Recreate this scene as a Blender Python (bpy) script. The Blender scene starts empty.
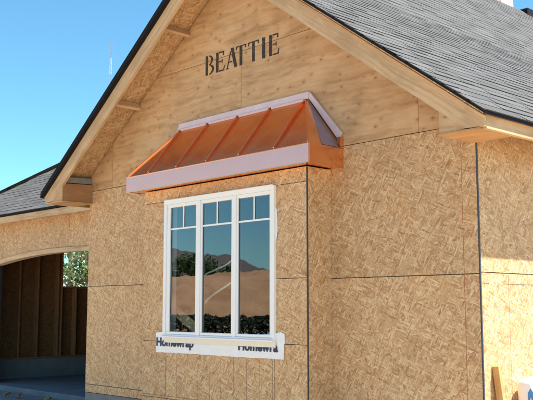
import bpy, bmesh, math, random
from mathutils import Vector, Matrix, noise as mnoise
R = math.radians
random.seed(7)
scene = bpy.context.scene
COL = scene.collection

# ------------------------------------------------------------------ camera, sky, sun, exposure
Z0 = 1.90                                   # height of the middle sheathing joint above the ground
cam_d = bpy.data.cameras.new('camera'); cam = bpy.data.objects.new('camera', cam_d); COL.objects.link(cam)
CAM = Vector((3.8274, -5.9063, Z0 - 0.2658)); YAW = 0.8177; PITCH = 0.1240; FPX = 861.63
cam.location = CAM
cam.rotation_euler = (math.pi/2 + PITCH, 0, YAW)
cam_d.sensor_width = 36; cam_d.lens = FPX/533*36; cam_d.clip_start = .05; cam_d.clip_end = 6000
scene.camera = cam

SUN_DIR = Vector((0.352, 0.16, 0.92)).normalized()      # towards the sun
w = bpy.data.worlds.new('World'); scene.world = w; w.use_nodes = True
nt = w.node_tree; bg = nt.nodes['Background']
sky = nt.nodes.new('ShaderNodeTexSky'); sky.sky_type = 'NISHITA'; sky.sun_disc = False
sky.sun_elevation = math.asin(SUN_DIR.z); sky.sun_rotation = math.atan2(SUN_DIR.x, SUN_DIR.y)
sky.altitude = 300; sky.air_density = 1.0; sky.dust_density = .15; sky.ozone_density = .5
wb = nt.nodes.new('ShaderNodeMix'); wb.data_type = 'RGBA'; wb.blend_type = 'MULTIPLY'; wb.inputs[0].default_value = 1; wb.inputs[7].default_value = (.57, .99, 1.06, 1)   # the clear dry air's cyan cast, all over
nt.links.new(sky.outputs[0], wb.inputs[6]); nt.links.new(wb.outputs[2], bg.inputs[0]); bg.inputs[1].default_value = .061
sun_d = bpy.data.lights.new('sun', 'SUN'); sun_d.energy = 5.0; sun_d.angle = R(.53); sun_d.color = (1, .955, .88)
sun = bpy.data.objects.new('sun', sun_d); COL.objects.link(sun); sun.location = (10, 10, 25)
sun.rotation_euler = SUN_DIR.to_track_quat('Z', 'Y').to_euler()
scene.view_settings.view_transform = 'Standard'; scene.view_settings.look = 'None'
scene.view_settings.exposure = 1.78; scene.view_settings.gamma = 1
scene.view_settings.use_curve_mapping = False
scene.cycles.max_bounces = 8; scene.cycles.transparent_max_bounces = 12

def in_view(pt):
    v = Vector(pt) - CAM
    fw = Vector((-math.sin(YAW)*math.cos(PITCH), math.cos(YAW)*math.cos(PITCH), math.sin(PITCH)))
    r = Vector((math.cos(YAW), math.sin(YAW), 0)); u = r.cross(fw); z = v.dot(fw)
    if z < .1: return None
    return 266.5 + FPX*v.dot(r)/z, 200 - FPX*v.dot(u)/z, z

# ------------------------------------------------------------------ materials
MATS = {}
class NT:
    def __init__(s, name):
        s.m = bpy.data.materials.new(name); s.m.use_nodes = True; s.t = s.m.node_tree
        s.b = s.t.nodes['Principled BSDF']; MATS[name] = s.m
    def n(s, typ, **kw):
        x = s.t.nodes.new('ShaderNode'+typ)
        for k, v in kw.items(): setattr(x, k, v)
        return x
    def l(s, a, b): s.t.links.new(a, b)
    def val(s, inp, v):
        if hasattr(v, 'is_output') or isinstance(v, bpy.types.NodeSocket): s.l(v, inp)
        else: inp.default_value = v
    def math(s, op, a, b=0.0, c=None):
        x = s.n('Math', operation=op); s.val(x.inputs[0], a); s.val(x.inputs[1], b)
        if c is not None: s.val(x.inputs[2], c)
        return x.outputs[0]
    def mix(s, f, a, b, blend='MIX'):
        x = s.n('Mix', data_type='RGBA', blend_type=blend)
        s.val(x.inputs[0], f); s.val(x.inputs[6], a); s.val(x.inputs[7], b)
        return x.outputs[2]
    def ramp(s, f, stops, interp='LINEAR'):
        x = s.n('ValToRGB'); cr = x.color_ramp; cr.interpolation = interp
        while len(cr.elements) > 1: cr.elements.remove(cr.elements[-1])
        cr.elements[0].position = stops[0][0]; cr.elements[0].color = (*stops[0][1], 1)
        for p, c in stops[1:]:
            e = cr.elements.new(p); e.color = (*c, 1)
        s.val(x.inputs[0], f); return x.outputs[0]
    def mapr(s, v, a, b, c=0.0, d=1.0):
        x = s.n('MapRange'); s.val(x.inputs[0], v)
        for i, q in enumerate((a, b, c, d)): x.inputs[i+1].default_value = q
        return x.outputs[0]
    def noise(s, vec, scale, detail=4, rough=.55):
        x = s.n('TexNoise'); x.inputs['Scale'].default_value = scale; x.inputs['Detail'].default_value = detail
        x.inputs['Roughness'].default_value = rough
        if vec is not None: s.l(vec, x.inputs['Vector'])
        return x.outputs[0]
    def bump(s, h, strength, dist):
        x = s.n('Bump'); x.inputs['Strength'].default_value = strength; x.inputs['Distance'].default_value = dist
        s.l(h, x.inputs['Height']); s.l(x.outputs[0], s.b.inputs['Normal'])
    def scale(s, vec, sc):
        x = s.n('VectorMath', operation='MULTIPLY'); s.l(vec, x.inputs[0]); x.inputs[1].default_value = sc; return x.outputs[0]

def flat_coord(s, flat=False):
    """board coordinates in metres: (length, height), shifted for every object"""
    tc = s.n('TexCoord'); sp = s.n('SeparateXYZ'); s.l(tc.outputs['Object'], sp.inputs[0])
    oi = s.n('ObjectInfo'); r = oi.outputs['Random']
    if flat: u, v = sp.outputs[0], sp.outputs[1]
    else: u, v = s.math('ADD', sp.outputs[0], sp.outputs[1]), sp.outputs[2]
    u = s.math('MULTIPLY_ADD', r, 37.3, u); v = s.math('MULTIPLY_ADD', r, 91.7, v)
    c = s.n('CombineXYZ'); s.l(u, c.inputs[0]); s.l(v, c.inputs[1])
    return c.outputs[0], r

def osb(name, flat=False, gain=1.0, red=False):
    s = NT(name); vec, rnd = flat_coord(s, flat)
    warpn = s.n('TexNoise'); warpn.inputs['Scale'].default_value = 14; warpn.inputs['Detail'].default_value = 2
    s.l(vec, warpn.inputs['Vector'])
    wv = s.n('VectorMath', operation='SUBTRACT'); s.l(warpn.outputs['Color'], wv.inputs[0]); wv.inputs[1].default_value = (.5,.5,.5)
    wv2 = s.n('VectorMath', operation='SCALE'); s.l(wv.outputs[0], wv2.inputs[0]); wv2.inputs['Scale'].default_value = .016
    wa = s.n('VectorMath', operation='ADD'); s.l(vec, wa.inputs[0]); s.l(wv2.outputs[0], wa.inputs[1]); vec2 = wa.outputs[0]
    value = height = gvec = None
    for i, (ang, lx, ly, thr) in enumerate(((5, .075, .015, -1), (-38, .080, .013, .45), (34, .075, .014, .5), (-14, .09, .012, .52), (70, .062, .012, .62), (20, .085, .011, .60), (-60, .065, .010, .70))):
        ro = s.n('VectorRotate', rotation_type='Z_AXIS'); s.l(vec2, ro.inputs['Vector']); ro.inputs['Angle'].default_value = R(ang)
        sc = s.scale(ro.outputs[0], (1/lx, 1/ly, 1))
        off = s.n('VectorMath', operation='ADD'); s.l(sc, off.inputs[0]); off.inputs[1].default_value = (i*17.3, i*5.1, 0)
        vo = s.n('TexVoronoi', voronoi_dimensions='2D'); s.l(off.outputs[0], vo.inputs['Vector']); vo.inputs['Scale'].default_value = 1
        sep = s.n('SeparateColor'); s.l(vo.outputs['Color'], sep.inputs[0])
        if i == 0: value, height, gvec = sep.outputs[0], sep.outputs[2], off.outputs[0]
        else:
            m = s.math('GREATER_THAN', sep.outputs[1], thr)
            mm = s.n('Mix', data_type='FLOAT'); s.l(m, mm.inputs[0]); s.l(value, mm.inputs[2]); s.l(sep.outputs[0], mm.inputs[3]); value = mm.outputs[0]
            mh = s.n('Mix', data_type='FLOAT'); s.l(m, mh.inputs[0]); s.l(height, mh.inputs[2]); s.l(sep.outputs[2], mh.inputs[3]); height = mh.outputs[0]
            mv = s.n('Mix', data_type='VECTOR'); s.l(m, mv.inputs[0]); s.l(gvec, mv.inputs[4]); s.l(off.outputs[0], mv.inputs[5]); gvec = mv.outputs[1]
    g = gain
    grain = s.noise(s.scale(gvec, (.9, 2.6, 1)), 1, 3, .65)                     # grain along each strand
    value = s.math('ADD', s.math('MULTIPLY', value, .68), s.mapr(grain, .25, .75, -.07, .38))
    if red: t0, t1 = .72, .5
    else: t0, t1 = 1.0, 1.0
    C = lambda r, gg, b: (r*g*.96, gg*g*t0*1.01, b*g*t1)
    col = s.ramp(value, [(0, C(.25, .095, .035)), (.12, C(.385, .185, .080)), (.28, C(.50, .285, .142)), (.48, C(.575, .348, .184)), (.64, C(.635, .405, .228)), (.80, C(.72, .505, .318)), (1, C(.82, .66, .47))])
    col = s.mix(1, col, s.ramp(rnd, [(0, (.90,.885,.87)), (.5, (1,.985,.97)), (1, (1.06,1.045,1.0))]), 'MULTIPLY')
    big = s.noise(vec, 1.7, 3, .6)
    tint = s.ramp(big, [(.3, (.93,.92,.92)), (.55, (1,1,1)), (.75, (1.05,.99,.93))])
    col = s.mix(1, col, tint, 'MULTIPLY')
    # odd dark resin flecks
    vf = s.n('TexVoronoi', voronoi_dimensions='2D'); vf.inputs['Scale'].default_value = 4.2
    ro = s.n('VectorRotate', rotation_type='Z_AXIS'); s.l(vec2, ro.inputs['Vector']); ro.inputs['Angle'].default_value = R(-35)
    s.l(s.scale(ro.outputs[0], (1, 2.6, 1)), vf.inputs['Vector'])
    fl = s.mapr(vf.outputs['Distance'], .05, .11, 1, 0); sepf = s.n('SeparateColor'); s.l(vf.outputs['Color'], sepf.inputs[0])
    fl = s.math('MULTIPLY', fl, s.math('GREATER_THAN', sepf.outputs[0], .45))
    col = s.mix(s.math('MULTIPLY', fl, .55), col, (.27, .115, .045, 1))
    s.l(col, s.b.inputs['Base Color']); s.b.inputs['Roughness'].default_value = .62
    s.b.inputs['Specular IOR Level'].default_value = .3
    s.bump(height, .55, .0016)
    return s.m

def wood(name, c0, c1, c2, grain=(1.2, 34, 34), flat=False, knots=.0, rough=.65, board=False):
    s = NT(name)
    tc = s.n('TexCoord'); oi = s.n('ObjectInfo')
    if board:   # grain runs along the local x axis
        ad = s.n('VectorMath', operation='ADD'); s.l(tc.outputs['Object'], ad.inputs[0])
        cmb = s.n('CombineXYZ')
        for i, k in enumerate((31., 17., 53.)): s.l(s.math('MULTIPLY', oi.outputs['Random'], k), cmb.inputs[i])
        s.l(cmb.outputs[0], ad.inputs[1]); vec = ad.outputs[0]; rnd = oi.outputs['Random']
        gv = s.scale(vec, grain); kv = s.scale(vec, (2.2, 5, 5))
    else:
        vec, rnd = flat_coord(s, flat); gv = s.scale(vec, (grain[0], grain[1], 1)); kv = s.scale(vec, (4.6, 6.6, 1))
    warp = s.n('TexNoise'); warp.inputs['Scale'].default_value = 1.6; warp.inputs['Detail'].default_value = 3; s.l(vec, warp.inputs['Vector'])
    wv = s.n('VectorMath', operation='SCALE'); s.l(warp.outputs['Color'], wv.inputs[0]); wv.inputs['Scale'].default_value = 3.2
    ga = s.n('VectorMath', operation='ADD'); s.l(gv, ga.inputs[0]); s.l(wv.outputs[0], ga.inputs[1])
    gr = s.noise(ga.outputs[0], 1, 5, .62)
    big = s.noise(vec, 2.3, 3, .55)
    col = s.ramp(gr, [(.28, c0), (.5, c1), (.72, c2)])
    col = s.mix(1, col, s.ramp(big, [(.3, (.84,.80,.76)), (.52, (1,1,1)), (.75, (1.08,1.04,1.0))]), 'MULTIPLY')
    col = s.mix(1, col, s.ramp(rnd, [(0, (.90,.88,.86)), (1, (1.06,1.05,1.03))]), 'MULTIPLY')
    if knots:
        vo = s.n('TexVoronoi', voronoi_dimensions='3D' if board else '2D'); vo.inputs['Scale'].default_value = 1.0; s.l(kv, vo.inputs['Vector'])
        sep = s.n('SeparateColor'); s.l(vo.outputs['Color'], sep.inputs[0])
        size = s.math('MULTIPLY_ADD', sep.outputs[1], .055, .035)
        k = s.math('SUBTRACT', 1.0, s.math('DIVIDE', vo.outputs['Distance'], size)); kc = s.n('Clamp'); s.l(k, kc.inputs[0])
        k = s.math('MULTIPLY', s.math('POWER', kc.outputs[0], .6), s.math('GREATER_THAN', sep.outputs[0], 1-knots))
        col = s.mix(s.math('MULTIPLY', k, .85), col, (.12, .048, .018, 1))
        halo = s.mapr(vo.outputs['Distance'], .06, .22, .35, 0)
        col = s.mix(s.math('MULTIPLY', halo, s.math('GREATER_THAN', sep.outputs[0], 1-knots)), col, (.36, .19, .075, 1))
    s.l(col, s.b.inputs['Base Color']); s.b.inputs['Roughness'].default_value = rough
    s.b.inputs['Specular IOR Level'].default_value = .3
    s.bump(gr, .3, .0012)
    return s.m

def plain(name, col, rough=.6, metal=0, var=.12, scale=9, bump=0.0, spec=.5):
    s = NT(name); tc = s.n('TexCoord'); n = s.noise(tc.outputs['Object'], scale, 5, .6)
    a = tuple(c*(1-var) for c in col); b = tuple(min(1, c*(1+var)) for c in col)
    s.l(s.ramp(n, [(.3, a), (.7, b)]), s.b.inputs['Base Color'])
    s.b.inputs['Roughness'].default_value = rough; s.b.inputs['Metallic'].default_value = metal
    s.b.inputs['Specular IOR Level'].default_value = spec
    if bump: s.bump(n, bump, .01)
    return s.m

osb('osb_sheet'); osb('osb_deck', flat=True, gain=.95)
wood('plywood', (.41, .24, .118), (.56, .36, .195), (.64, .44, .265), grain=(1.3, 17, 1), knots=.7)
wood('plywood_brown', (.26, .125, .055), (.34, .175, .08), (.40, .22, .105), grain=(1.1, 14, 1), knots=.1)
wood('plywood_flat', (.40, .215, .095), (.48, .285, .14), (.56, .35, .19), grain=(1.1, 14, 1), flat=True, knots=.2)
wood('lumber', (.43, .285, .16), (.565, .39, .23), (.66, .48, .30), grain=(1.1, 32, 32), knots=.5, board=True)
wood('lumber_dark', (.24, .115, .05), (.34, .175, .08), (.42, .23, .11), grain=(1.3, 26, 26), knots=.2, board=True)  # garage shade put into the stud colour; the driveway scraps share it
wood('lumber_fresh', (.44, .24, .085), (.56, .33, .13), (.64, .41, .19), grain=(1.3, 26, 26), knots=.25, board=True)
osb('osb_shaded', gain=.36, red=True)  # same strand board, with the garage interior's shade darkened into its colour
plain('gap_black', (.022, .020, .022), .8)
plain('flashing_dark', (.035, .045, .06), .5)
plain('grey_membrane', (.23, .22, .21), .7)
plain('chalk_red', (.36, .13, .07), .8); plain('pencil', (.17, .12, .085), .8)
plain('vinyl_white', (.80, .81, .82), .32, var=.02, scale=3)
plain('vinyl_beige', (.74, .72, .66), .5, var=.05)
plain('vinyl_gasket', (.06, .06, .065), .5)
plain('house_wrap', (.80, .81, .83), .45, var=.04, scale=12, bump=.25)
plain('print_blue', (.012, .025, .06), .6); plain('print_sky', (.06, .22, .52), .6)
plain('film_lavender', (.66, .51, .53), .33, var=.10, scale=5, bump=.12)
plain('film_mauve', (.30, .22, .27), .4, var=.15, scale=6, bump=.12)
plain('chimney_white', (.80, .79, .77), .6, var=.04)
plain('black_plastic', (.012, .012, .015), .8, spec=.15)
plain('bark', (.23, .20, .165), .9, var=.45, scale=30, bump=.5)
plain('mast_paint', (.60, .55, .56), .5)
plain('mast_red', (.36, .20, .19), .5)

def stencil_ink():
    s = NT('stencil_ink'); tc = s.n('TexCoord'); n = s.noise(tc.outputs['Object'], 42, 5, .7)
    s.l(s.ramp(n, [(.34, (.16, .095, .05)), (.46, (.03, .024, .02)), (.7, (.016, .014, .014))]), s.b.inputs['Base Color'])
    s.b.inputs['Roughness'].default_value = .75
stencil_ink()

def copper(name, base, rough, spotty):
    s = NT(name); tc = s.n('TexCoord'); n = s.noise(tc.outputs['Object'], 5, 5, .62); f = s.noise(tc.outputs['Object'], 6, 4, .6)
    a = tuple(c*(1-spotty) for c in base); b = tuple(min(1, c*(1+spotty*.5)) for c in base)
    s.l(s.ramp(n, [(.32, a), (.68, b)]), s.b.inputs['Base Color'])
    s.b.inputs['Metallic'].default_value = 1
    s.l(s.mapr(f, .3, .7, rough*.75, rough*1.35), s.b.inputs['Roughness'])
    if spotty > .05: s.bump(n, .06, .02)
copper('copper', (1.0, .48, .25), .20, .12)
plain('copper_bright', (1.0, .44, .36), .27, metal=.9, var=.04, scale=1.5)

def shingle_mat(name, lo, hi, tint):
    s = NT(name); tc = s.n('TexCoord'); oi = s.n('ObjectInfo'); ge = s.n('NewGeometry')
    r = s.math('FRACT', s.math('ADD', s.math('MULTIPLY', oi.outputs['Random'], 7.31), ge.outputs['Random Per Island']))
    g = s.noise(ge.outputs['Position'], 420, 2, .7); big = s.noise(ge.outputs['Position'], 1.1, 4, .6)
    v = s.math('ADD', s.mapr(r, 0, 1, lo, hi), s.mapr(g, .3, .7, -.012, .012))
    v = s.math('MULTIPLY', v, s.mapr(big, .3, .7, .88, 1.1))
    c = s.n('CombineColor')
    for i in range(3): s.l(s.math('MULTIPLY', v, tint[i]), c.inputs[i])
    s.l(c.outputs[0], s.b.inputs['Base Color']); s.b.inputs['Roughness'].default_value = .85
    s.bump(g, .5, .003)
shingle_mat('shingle_grey', .034, .060, (1.02, 1.0, 1.0))

def concrete(name, col):
    s = NT(name); tc = s.n('TexCoord'); n = s.noise(tc.outputs['Object'], 2.2, 6, .65); f = s.noise(tc.outputs['Object'], 60, 3, .6)
    c = s.ramp(n, [(.3, tuple(x*.75 for x in col)), (.7, tuple(x*1.15 for x in col))])
    c = s.mix(.35, c, s.mix(1, c, s.ramp(f, [(.3, (.7,.7,.7)), (.7, (1.2,1.2,1.2))]), 'MULTIPLY'))
    s.l(c, s.b.inputs['Base Color']); s.b.inputs['Roughness'].default_value = .8; s.bump(f, .3, .004)
concrete('concrete', (.20, .205, .21)); concrete('slab_concrete', (.19, .195, .205))

def dirt(name, c0, c1, c2):
    s = NT(name); ge = s.n('NewGeometry'); p = ge.outputs['Position']
    n = s.noise(p, .35, 7, .62); f = s.noise(p, 9, 6, .65)
    c = s.ramp(n, [(.3, c0), (.5, c1), (.7, c2)])
    c = s.mix(.6, c, s.mix(1, c, s.ramp(f, [(.28, (.6,.58,.55)), (.7, (1.25,1.24,1.2))]), 'MULTIPLY'))
    s.l(c, s.b.inputs['Base Color']); s.b.inputs['Roughness'].default_value = .95; s.bump(f, .6, .05)
dirt('dirt', (.25, .185, .12), (.34, .26, .175), (.41, .325, .225))
dirt('bank_dirt', (.20, .10, .045), (.30, .165, .08), (.38, .22, .115))
dirt('hill_brush', (.045, .04, .033), (.075, .062, .05), (.10, .085, .065))

def leaf(name, c0, c1):
    s = NT(name); ge = s.n('NewGeometry')
    c = s.ramp(ge.outputs['Random Per Island'], [(0, c0), (1, c1)]); s.l(c, s.b.inputs['Base Color'])
    s.b.inputs['Roughness'].default_value = .55
    tr = s.n('BsdfTranslucent'); s.l(c, tr.inputs[0]); mx = s.n('MixShader'); mx.inputs[0].default_value = .35
    out = s.t.nodes['Material Output']; s.l(s.b.outputs[0], mx.inputs[1]); s.l(tr.outputs[0], mx.inputs[2]); s.l(mx.outputs[0], out.inputs[0])
leaf('leaves_green', (.030, .062, .016), (.105, .155, .045)); leaf('leaves_dark', (.012, .020, .010), (.028, .042, .018))

def glass():
    s = NT('window_glass'); t = s.t
    fr = s.n('LayerWeight'); fr.inputs['Blend'].default_value = .5
    gl = s.n('BsdfGlossy'); gl.inputs['Roughness'].default_value = .004; gl.inputs['Color'].default_value = (.92, .92, 1, 1)
    tc = s.n('TexCoord'); wob = s.noise(tc.outputs['Object'], 3.0, 2, .5)
    bp = s.n('Bump'); bp.inputs['Strength'].default_value = .04; bp.inputs['Distance'].default_value = .02; s.l(wob, bp.inputs['Height']); s.l(bp.outputs[0], gl.inputs['Normal'])
    tr = s.n('BsdfTransparent'); tr.inputs[0].default_value = (.80, .86, .87, 1)
    fac = s.math('MULTIPLY_ADD', s.math('POWER', fr.outputs[1], 3.0), .80, .075)
    mx = s.n('MixShader'); s.l(fac, mx.inputs[0]); s.l(tr.outputs[0], mx.inputs[1]); s.l(gl.outputs[0], mx.inputs[2])
    t.nodes.remove(s.b); s.l(mx.outputs[0], t.nodes['Material Output'].inputs[0])
glass()

# ------------------------------------------------------------------ mesh helpers
def link(name, me, mat=None, parent=None, loc=(0,0,0)):
    o = bpy.data.objects.new(name, me); COL.objects.link(o); o.location = loc
    if mat and me is not None and not me.materials: me.materials.append(MATS[mat])
    if parent: o.parent = parent
    return o
def empty(name, loc=(0,0,0), parent=None):
    o = bpy.data.objects.new(name, None); COL.objects.link(o); o.location = loc
    if parent: o.parent = parent
    return o
def tag(o, label=None, cat=None, group=None, kind=None):
    if label: o['label'] = label
    if cat: o['category'] = cat
    if group: o['group'] = group
    if kind: o['kind'] = kind
    return o
def mesh(name, vs, fs):
    me = bpy.data.meshes.new(name); me.from_pydata([tuple(v) for v in vs], [], fs); me.update(); return me
def bevel_me(me, wid):
    bm = bmesh.new(); bm.from_mesh(me)
    bmesh.ops.recalc_face_normals(bm, faces=bm.faces)
    if wid: bmesh.ops.bevel(bm, geom=list(bm.edges), offset=wid, segments=1, affect='EDGES')
    bm.to_mesh(me); bm.free(); me.update(); return me
BOXF = [(0,3,2,1),(4,5,6,7),(0,1,5,4),(1,2,6,5),(2,3,7,6),(3,0,4,7)]
def box(name, lo, hi, mat, parent=None, bev=0.0):
    """axis-aligned box; z is given relative to the middle joint; origin at its centre"""
    lo, hi = Vector([min(a, b) for a, b in zip(lo, hi)]), Vector([max(a, b) for a, b in zip(lo, hi)])
    c = (lo+hi)/2; d = (hi-lo)/2
    vs = [(-d.x,-d.y,-d.z),(d.x,-d.y,-d.z),(d.x,d.y,-d.z),(-d.x,d.y,-d.z),(-d.x,-d.y,d.z),(d.x,-d.y,d.z),(d.x,d.y,d.z),(-d.x,d.y,d.z)]
    me = mesh(name, vs, BOXF)
    if bev: bevel_me(me, bev)
    return link(name, me, mat, parent, (c.x, c.y, c.z+Z0))
def prism(name, poly, y0, y1, mat, parent=None, axis='y', bev=0.0):
    """polygon in (x,z) (axis y) or (y,z) (axis x) or (x,y) (axis z) extruded between two planes"""
    n = len(poly); cu = sum(q[0] for q in poly)/n; cv = sum(q[1] for q in poly)/n; cw = (y0+y1)/2
    def P(u, v, t):
        if axis == 'y': return (u-cu, t-cw, v-cv)
        if axis == 'x': return (t-cw, u-cu, v-cv)
        return (u-cu, v-cv, t-cw)
    vs = [P(u, v, y0) for u, v in poly] + [P(u, v, y1) for u, v in poly]
    fs = [tuple(range(n)), tuple(range(2*n-1, n-1, -1))] + [(i, i+n, (i+1) % n + n, (i+1) % n) for i in range(n)]
    me = bevel_me(mesh(name, vs, fs), bev)
    loc = {'y': (cu, cw, cv+Z0), 'x': (cw, cu, cv+Z0), 'z': (cu, cv, cw+Z0)}[axis]
    return link(name, me, mat, parent, loc)
def clip(poly, a, b, c):
    """keep the part of a polygon where a*u + b*v <= c"""
    out = []
    for i in range(len(poly)):
        p, q = poly[i], poly[(i+1) % len(poly)]; dp = a*p[0]+b*p[1]-c; dq = a*q[0]+b*q[1]-c
        if dp <= 0: out.append(p)
        if (dp < 0 < dq) or (dq < 0 < dp):
            t = dp/(dp-dq); out.append((p[0]+t*(q[0]-p[0]), p[1]+t*(q[1]-p[1])))
    return out
def bar(name, a, b, wd, dp, mat, parent=None, up=(0,0,1), bev=.003):
    """a squared timber from a to b (z relative); local x runs along it"""
    a = Vector(a)+Vector((0,0,Z0)); b = Vector(b)+Vector((0,0,Z0)); x = (b-a); L = x.length; x.normalize()
    y = Vector(up).cross(x).normalized(); z = x.cross(y)
    h = (L/2, wd/2, dp/2)
    vs = [(sx*h[0], sy*h[1], sz*h[2]) for sz in (-1,1) for sx, sy in ((-1,-1),(1,-1),(1,1),(-1,1))]
    me = bevel_me(mesh(name, vs, BOXF), bev); o = link(name, me, mat, parent)
    M = Matrix((x, y, z)).transposed().to_4x4(); M.translation = (a+b)/2
    o.matrix_local = M; return o
def solid(name, vs, fs, mat, parent=None):
    c = sum((Vector(v) for v in vs), Vector())/len(vs)
    me = bevel_me(mesh(name, [Vector(v)-c for v in vs], fs), 0); return link(name, me, mat, parent, c+Vector((0,0,Z0)))
def sheet(name, quad, th, mat, parent=None, bev=0):
    """a flat polygon with thickness th behind it (against its normal)"""
    q = [Vector(v) for v in quad]; n = (q[1]-q[0]).cross(q[-1]-q[0]).normalized(); m = len(q)
    vs = q + [v - n*th for v in q]
    fs = [tuple(range(m)), tuple(range(2*m-1, m-1, -1))] + [(i, i+m, (i+1) % m+m, (i+1) % m) for i in range(m)]
    return solid(name, vs, fs, mat, parent)

# ------------------------------------------------------------------ the ground and the far setting
def ground():
    vs, fs = [], []; N = 60; ext = [math.copysign(abs(t)**2.6, t)*3000 for t in [(-1+2*i/N) for i in range(N+1)]]
    for y in ext:
        for x in ext:
            d = math.hypot(x+3, y); h = -.03 + .06*mnoise.noise(Vector((x*.35, y*.35, 0)))*min(1, max(0, d-2)/6) if d < 80 else -.02
            vs.append((x-2, y, min(h, .02)))
    for j in range(N):
        for i in range(N): a = j*(N+1)+i; fs.append((a, a+1, a+N+2, a+N+1))
    o = link('ground', mesh('ground', vs, fs), 'dirt'); tag(o, kind='structure')
    for p in o.data.polygons: p.use_smooth = True
ground()
AX = Vector((-.77, -.64, 0)).normalized(); PX = Vector((-AX.y, AX.x, 0))    # the way the window faces when seen from the camera
def terrain(name, mat, d0, d1, half, hf, nu=70, nv=26):
    vs, fs = [], []
    for j in range(nv+1):
        for i in range(nu+1):
            t = j/nv; u = -half + 2*half*i/nu; p = AX*(d0+(d1-d0)*t) + PX*u
            vs.append((p.x, p.y, hf(t, u)))
    for j in range(nv):
        for i in range(nu): a = j*(nu+1)+i; fs.append((a, a+1, a+nu+2, a+nu+1))
    o = link(name, mesh(name, vs, fs), mat); tag(o, kind='structure')
    for p in o.data.polygons: p.use_smooth = True
    return o
terrain('embankment', 'bank_dirt', 56, 82, 55, lambda t, u: -.3 + 5.0*min(1, t/.45)**.8*(1+.16*mnoise.noise(Vector((u*.09, t*2, 3)))) + .25*mnoise.noise(Vector((u*.5, t*9, 1))))
terrain('hills', 'hill_brush', 420, 900, 700, lambda t, u: -2 + 64*math.sin(math.pi*min(1, t*1.2)*.5)*(.75+.55*mnoise.noise(Vector((u*.0075, t*2, 8)))+.16*mnoise.noise(Vector((u*.03, t*6, 4)))), 90, 30)

# ------------------------------------------------------------------ trees
def tree_mesh(h, cr, seed, leaves, lsize, base=.35, low=0):
    rnd = random.Random(seed); tv, tf, cv, cf = [], [], [], []
    def limb(a, b, r0, r1, seg=6, n=5):
        b0 = len(tv); ax = (b-a); L = ax.length; ax.normalize(); s = ax.orthogonal().normalized(); t = ax.cross(s); wob = rnd.random()*9
        for k in range(n+1):
            f = k/n; c = a+(b-a)*f + (s*mnoise.noise(Vector((wob, f*2, 0))) + t*mnoise.noise(Vector((wob, f*2, 5))))*L*.08*math.sin(math.pi*f)
            r = r0+(r1-r0)*f
            for i in range(seg):
                an = 2*math.pi*i/seg; tv.append(c+(s*math.cos(an)+t*math.sin(an))*r)
        for k in range(n):
            for i in range(seg):
                p, q = b0+k*seg+i, b0+k*seg+(i+1) % seg; tf.append((p, q, q+seg, p+seg))
    top = Vector((rnd.uniform(-.2,.2), rnd.uniform(-.2,.2), h*.8)); limb(Vector((0,0,-.1)), top, h*.022+.02, h*.006, 8, 8)
    tips = []
    for k in range(11):
        f = rnd.uniform(base, .95); a = Vector((0,0,-.1)).lerp(top, f); an = k*2.4+rnd.random(); L = cr*rnd.uniform(.55, 1.0)*(1.15-.6*abs(f-.55))
        b = a + Vector((math.cos(an)*L, math.sin(an)*L, L*rnd.uniform(.15, .7))); limb(a, b, h*.009, h*.003, 5, 4); tips += [b, a.lerp(b, .6)]
    tips.append(top)
    clumps = [(t+Vector((rnd.gauss(0,.2), rnd.gauss(0,.2), rnd.gauss(0,.2)))*cr, cr*rnd.uniform(.22, .42)) for t in tips for _ in range(2)]
    for _ in range(leaves):
        c, r = rnd.choice(clumps); d = Vector((rnd.gauss(0,1), rnd.gauss(0,1), rnd.gauss(0,.8))).normalized()*r*rnd.random()**.45
        p = c+d
        if p.z < low: continue
        n = (d.normalized()+Vector((rnd.gauss(0,.7), rnd.gauss(0,.7), rnd.gauss(.3,.7)))).normalized(); s = n.orthogonal().normalized(); s.rotate(Matrix.Rotation(rnd.random()*6.28, 3, n)); t = n.cross(s)
        L = lsize*rnd.uniform(.6, 1.3); b0 = len(cv); cv.extend([p-s*L*.5, p+t*L*.26, p+s*L*.5, p-t*L*.26]); cf.append((b0, b0+1, b0+2, b0+3))
    return mesh('trunk', tv, tf), mesh('crown', cv, cf)
def tree(name, loc, h, cr, seed, leaves, lsize, label, cat, mat='leaves_green', group=None, base=.35):
    e = empty(name, loc); t, c = tree_mesh(h, cr, seed, leaves, lsize, base)
    o = link('trunk', t, 'bark', e); [setattr(p, 'use_smooth', True) for p in t.polygons]; link('crown', c, mat, e)
    tag(e, label, cat, group); return e
for i, (x, y, h, cr) in enumerate(((-22.3, 9.3, 4.6, 1.5), (-24.6, 11.6, 5.0, 1.7), (-20.6, 9.25, 4.0, 1.1))):
    tree('birch_tree', (x, y, -.03), h, cr, 20+i, 1500, .15, ('pale trunked leafy tree seen through the garage window', 'taller leafy tree farthest back behind the garage window', 'slender leafy tree closest behind the garage window')[i], 'tree', group='trees behind the garage', base=.22)
MC = Vector((3.83, 5.26, 0))                                                   # the camera mirrored in the window
def mirrored(x, dist, z): d = (Vector((x, -.32, 0))-MC).normalized(); p = MC+d*dist; return (p.x, p.y, z)
for i, (x, dd, z, h, cr) in enumerate(((-3.62, 77, 4.2, 1.5, 1.1), (-3.40, 79, 4.2, 1.5, 1.2), (-3.19, 76, 4.2, 1.6, 1.1), (-2.98, 78, 4.2, 1.5, 1.0), (-2.74, 77, 4.2, .9, .7))):
    tree('bank_shrub', mirrored(x, dd, z), h, cr, 40+i, 1500, .24, ('tall rounded shrub on the earth bank mirrored at the left edge of the window', 'shrub on the earth bank mirrored in the middle of the left pane', 'shrub on the earth bank mirrored by the right edge of the left pane', 'shrub on the earth bank mirrored at the left of the middle pane', 'smallest shrub on the earth bank mirrored in the middle pane')[i], 'shrub', group='shrubs on the earth bank', base=.15)
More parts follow.
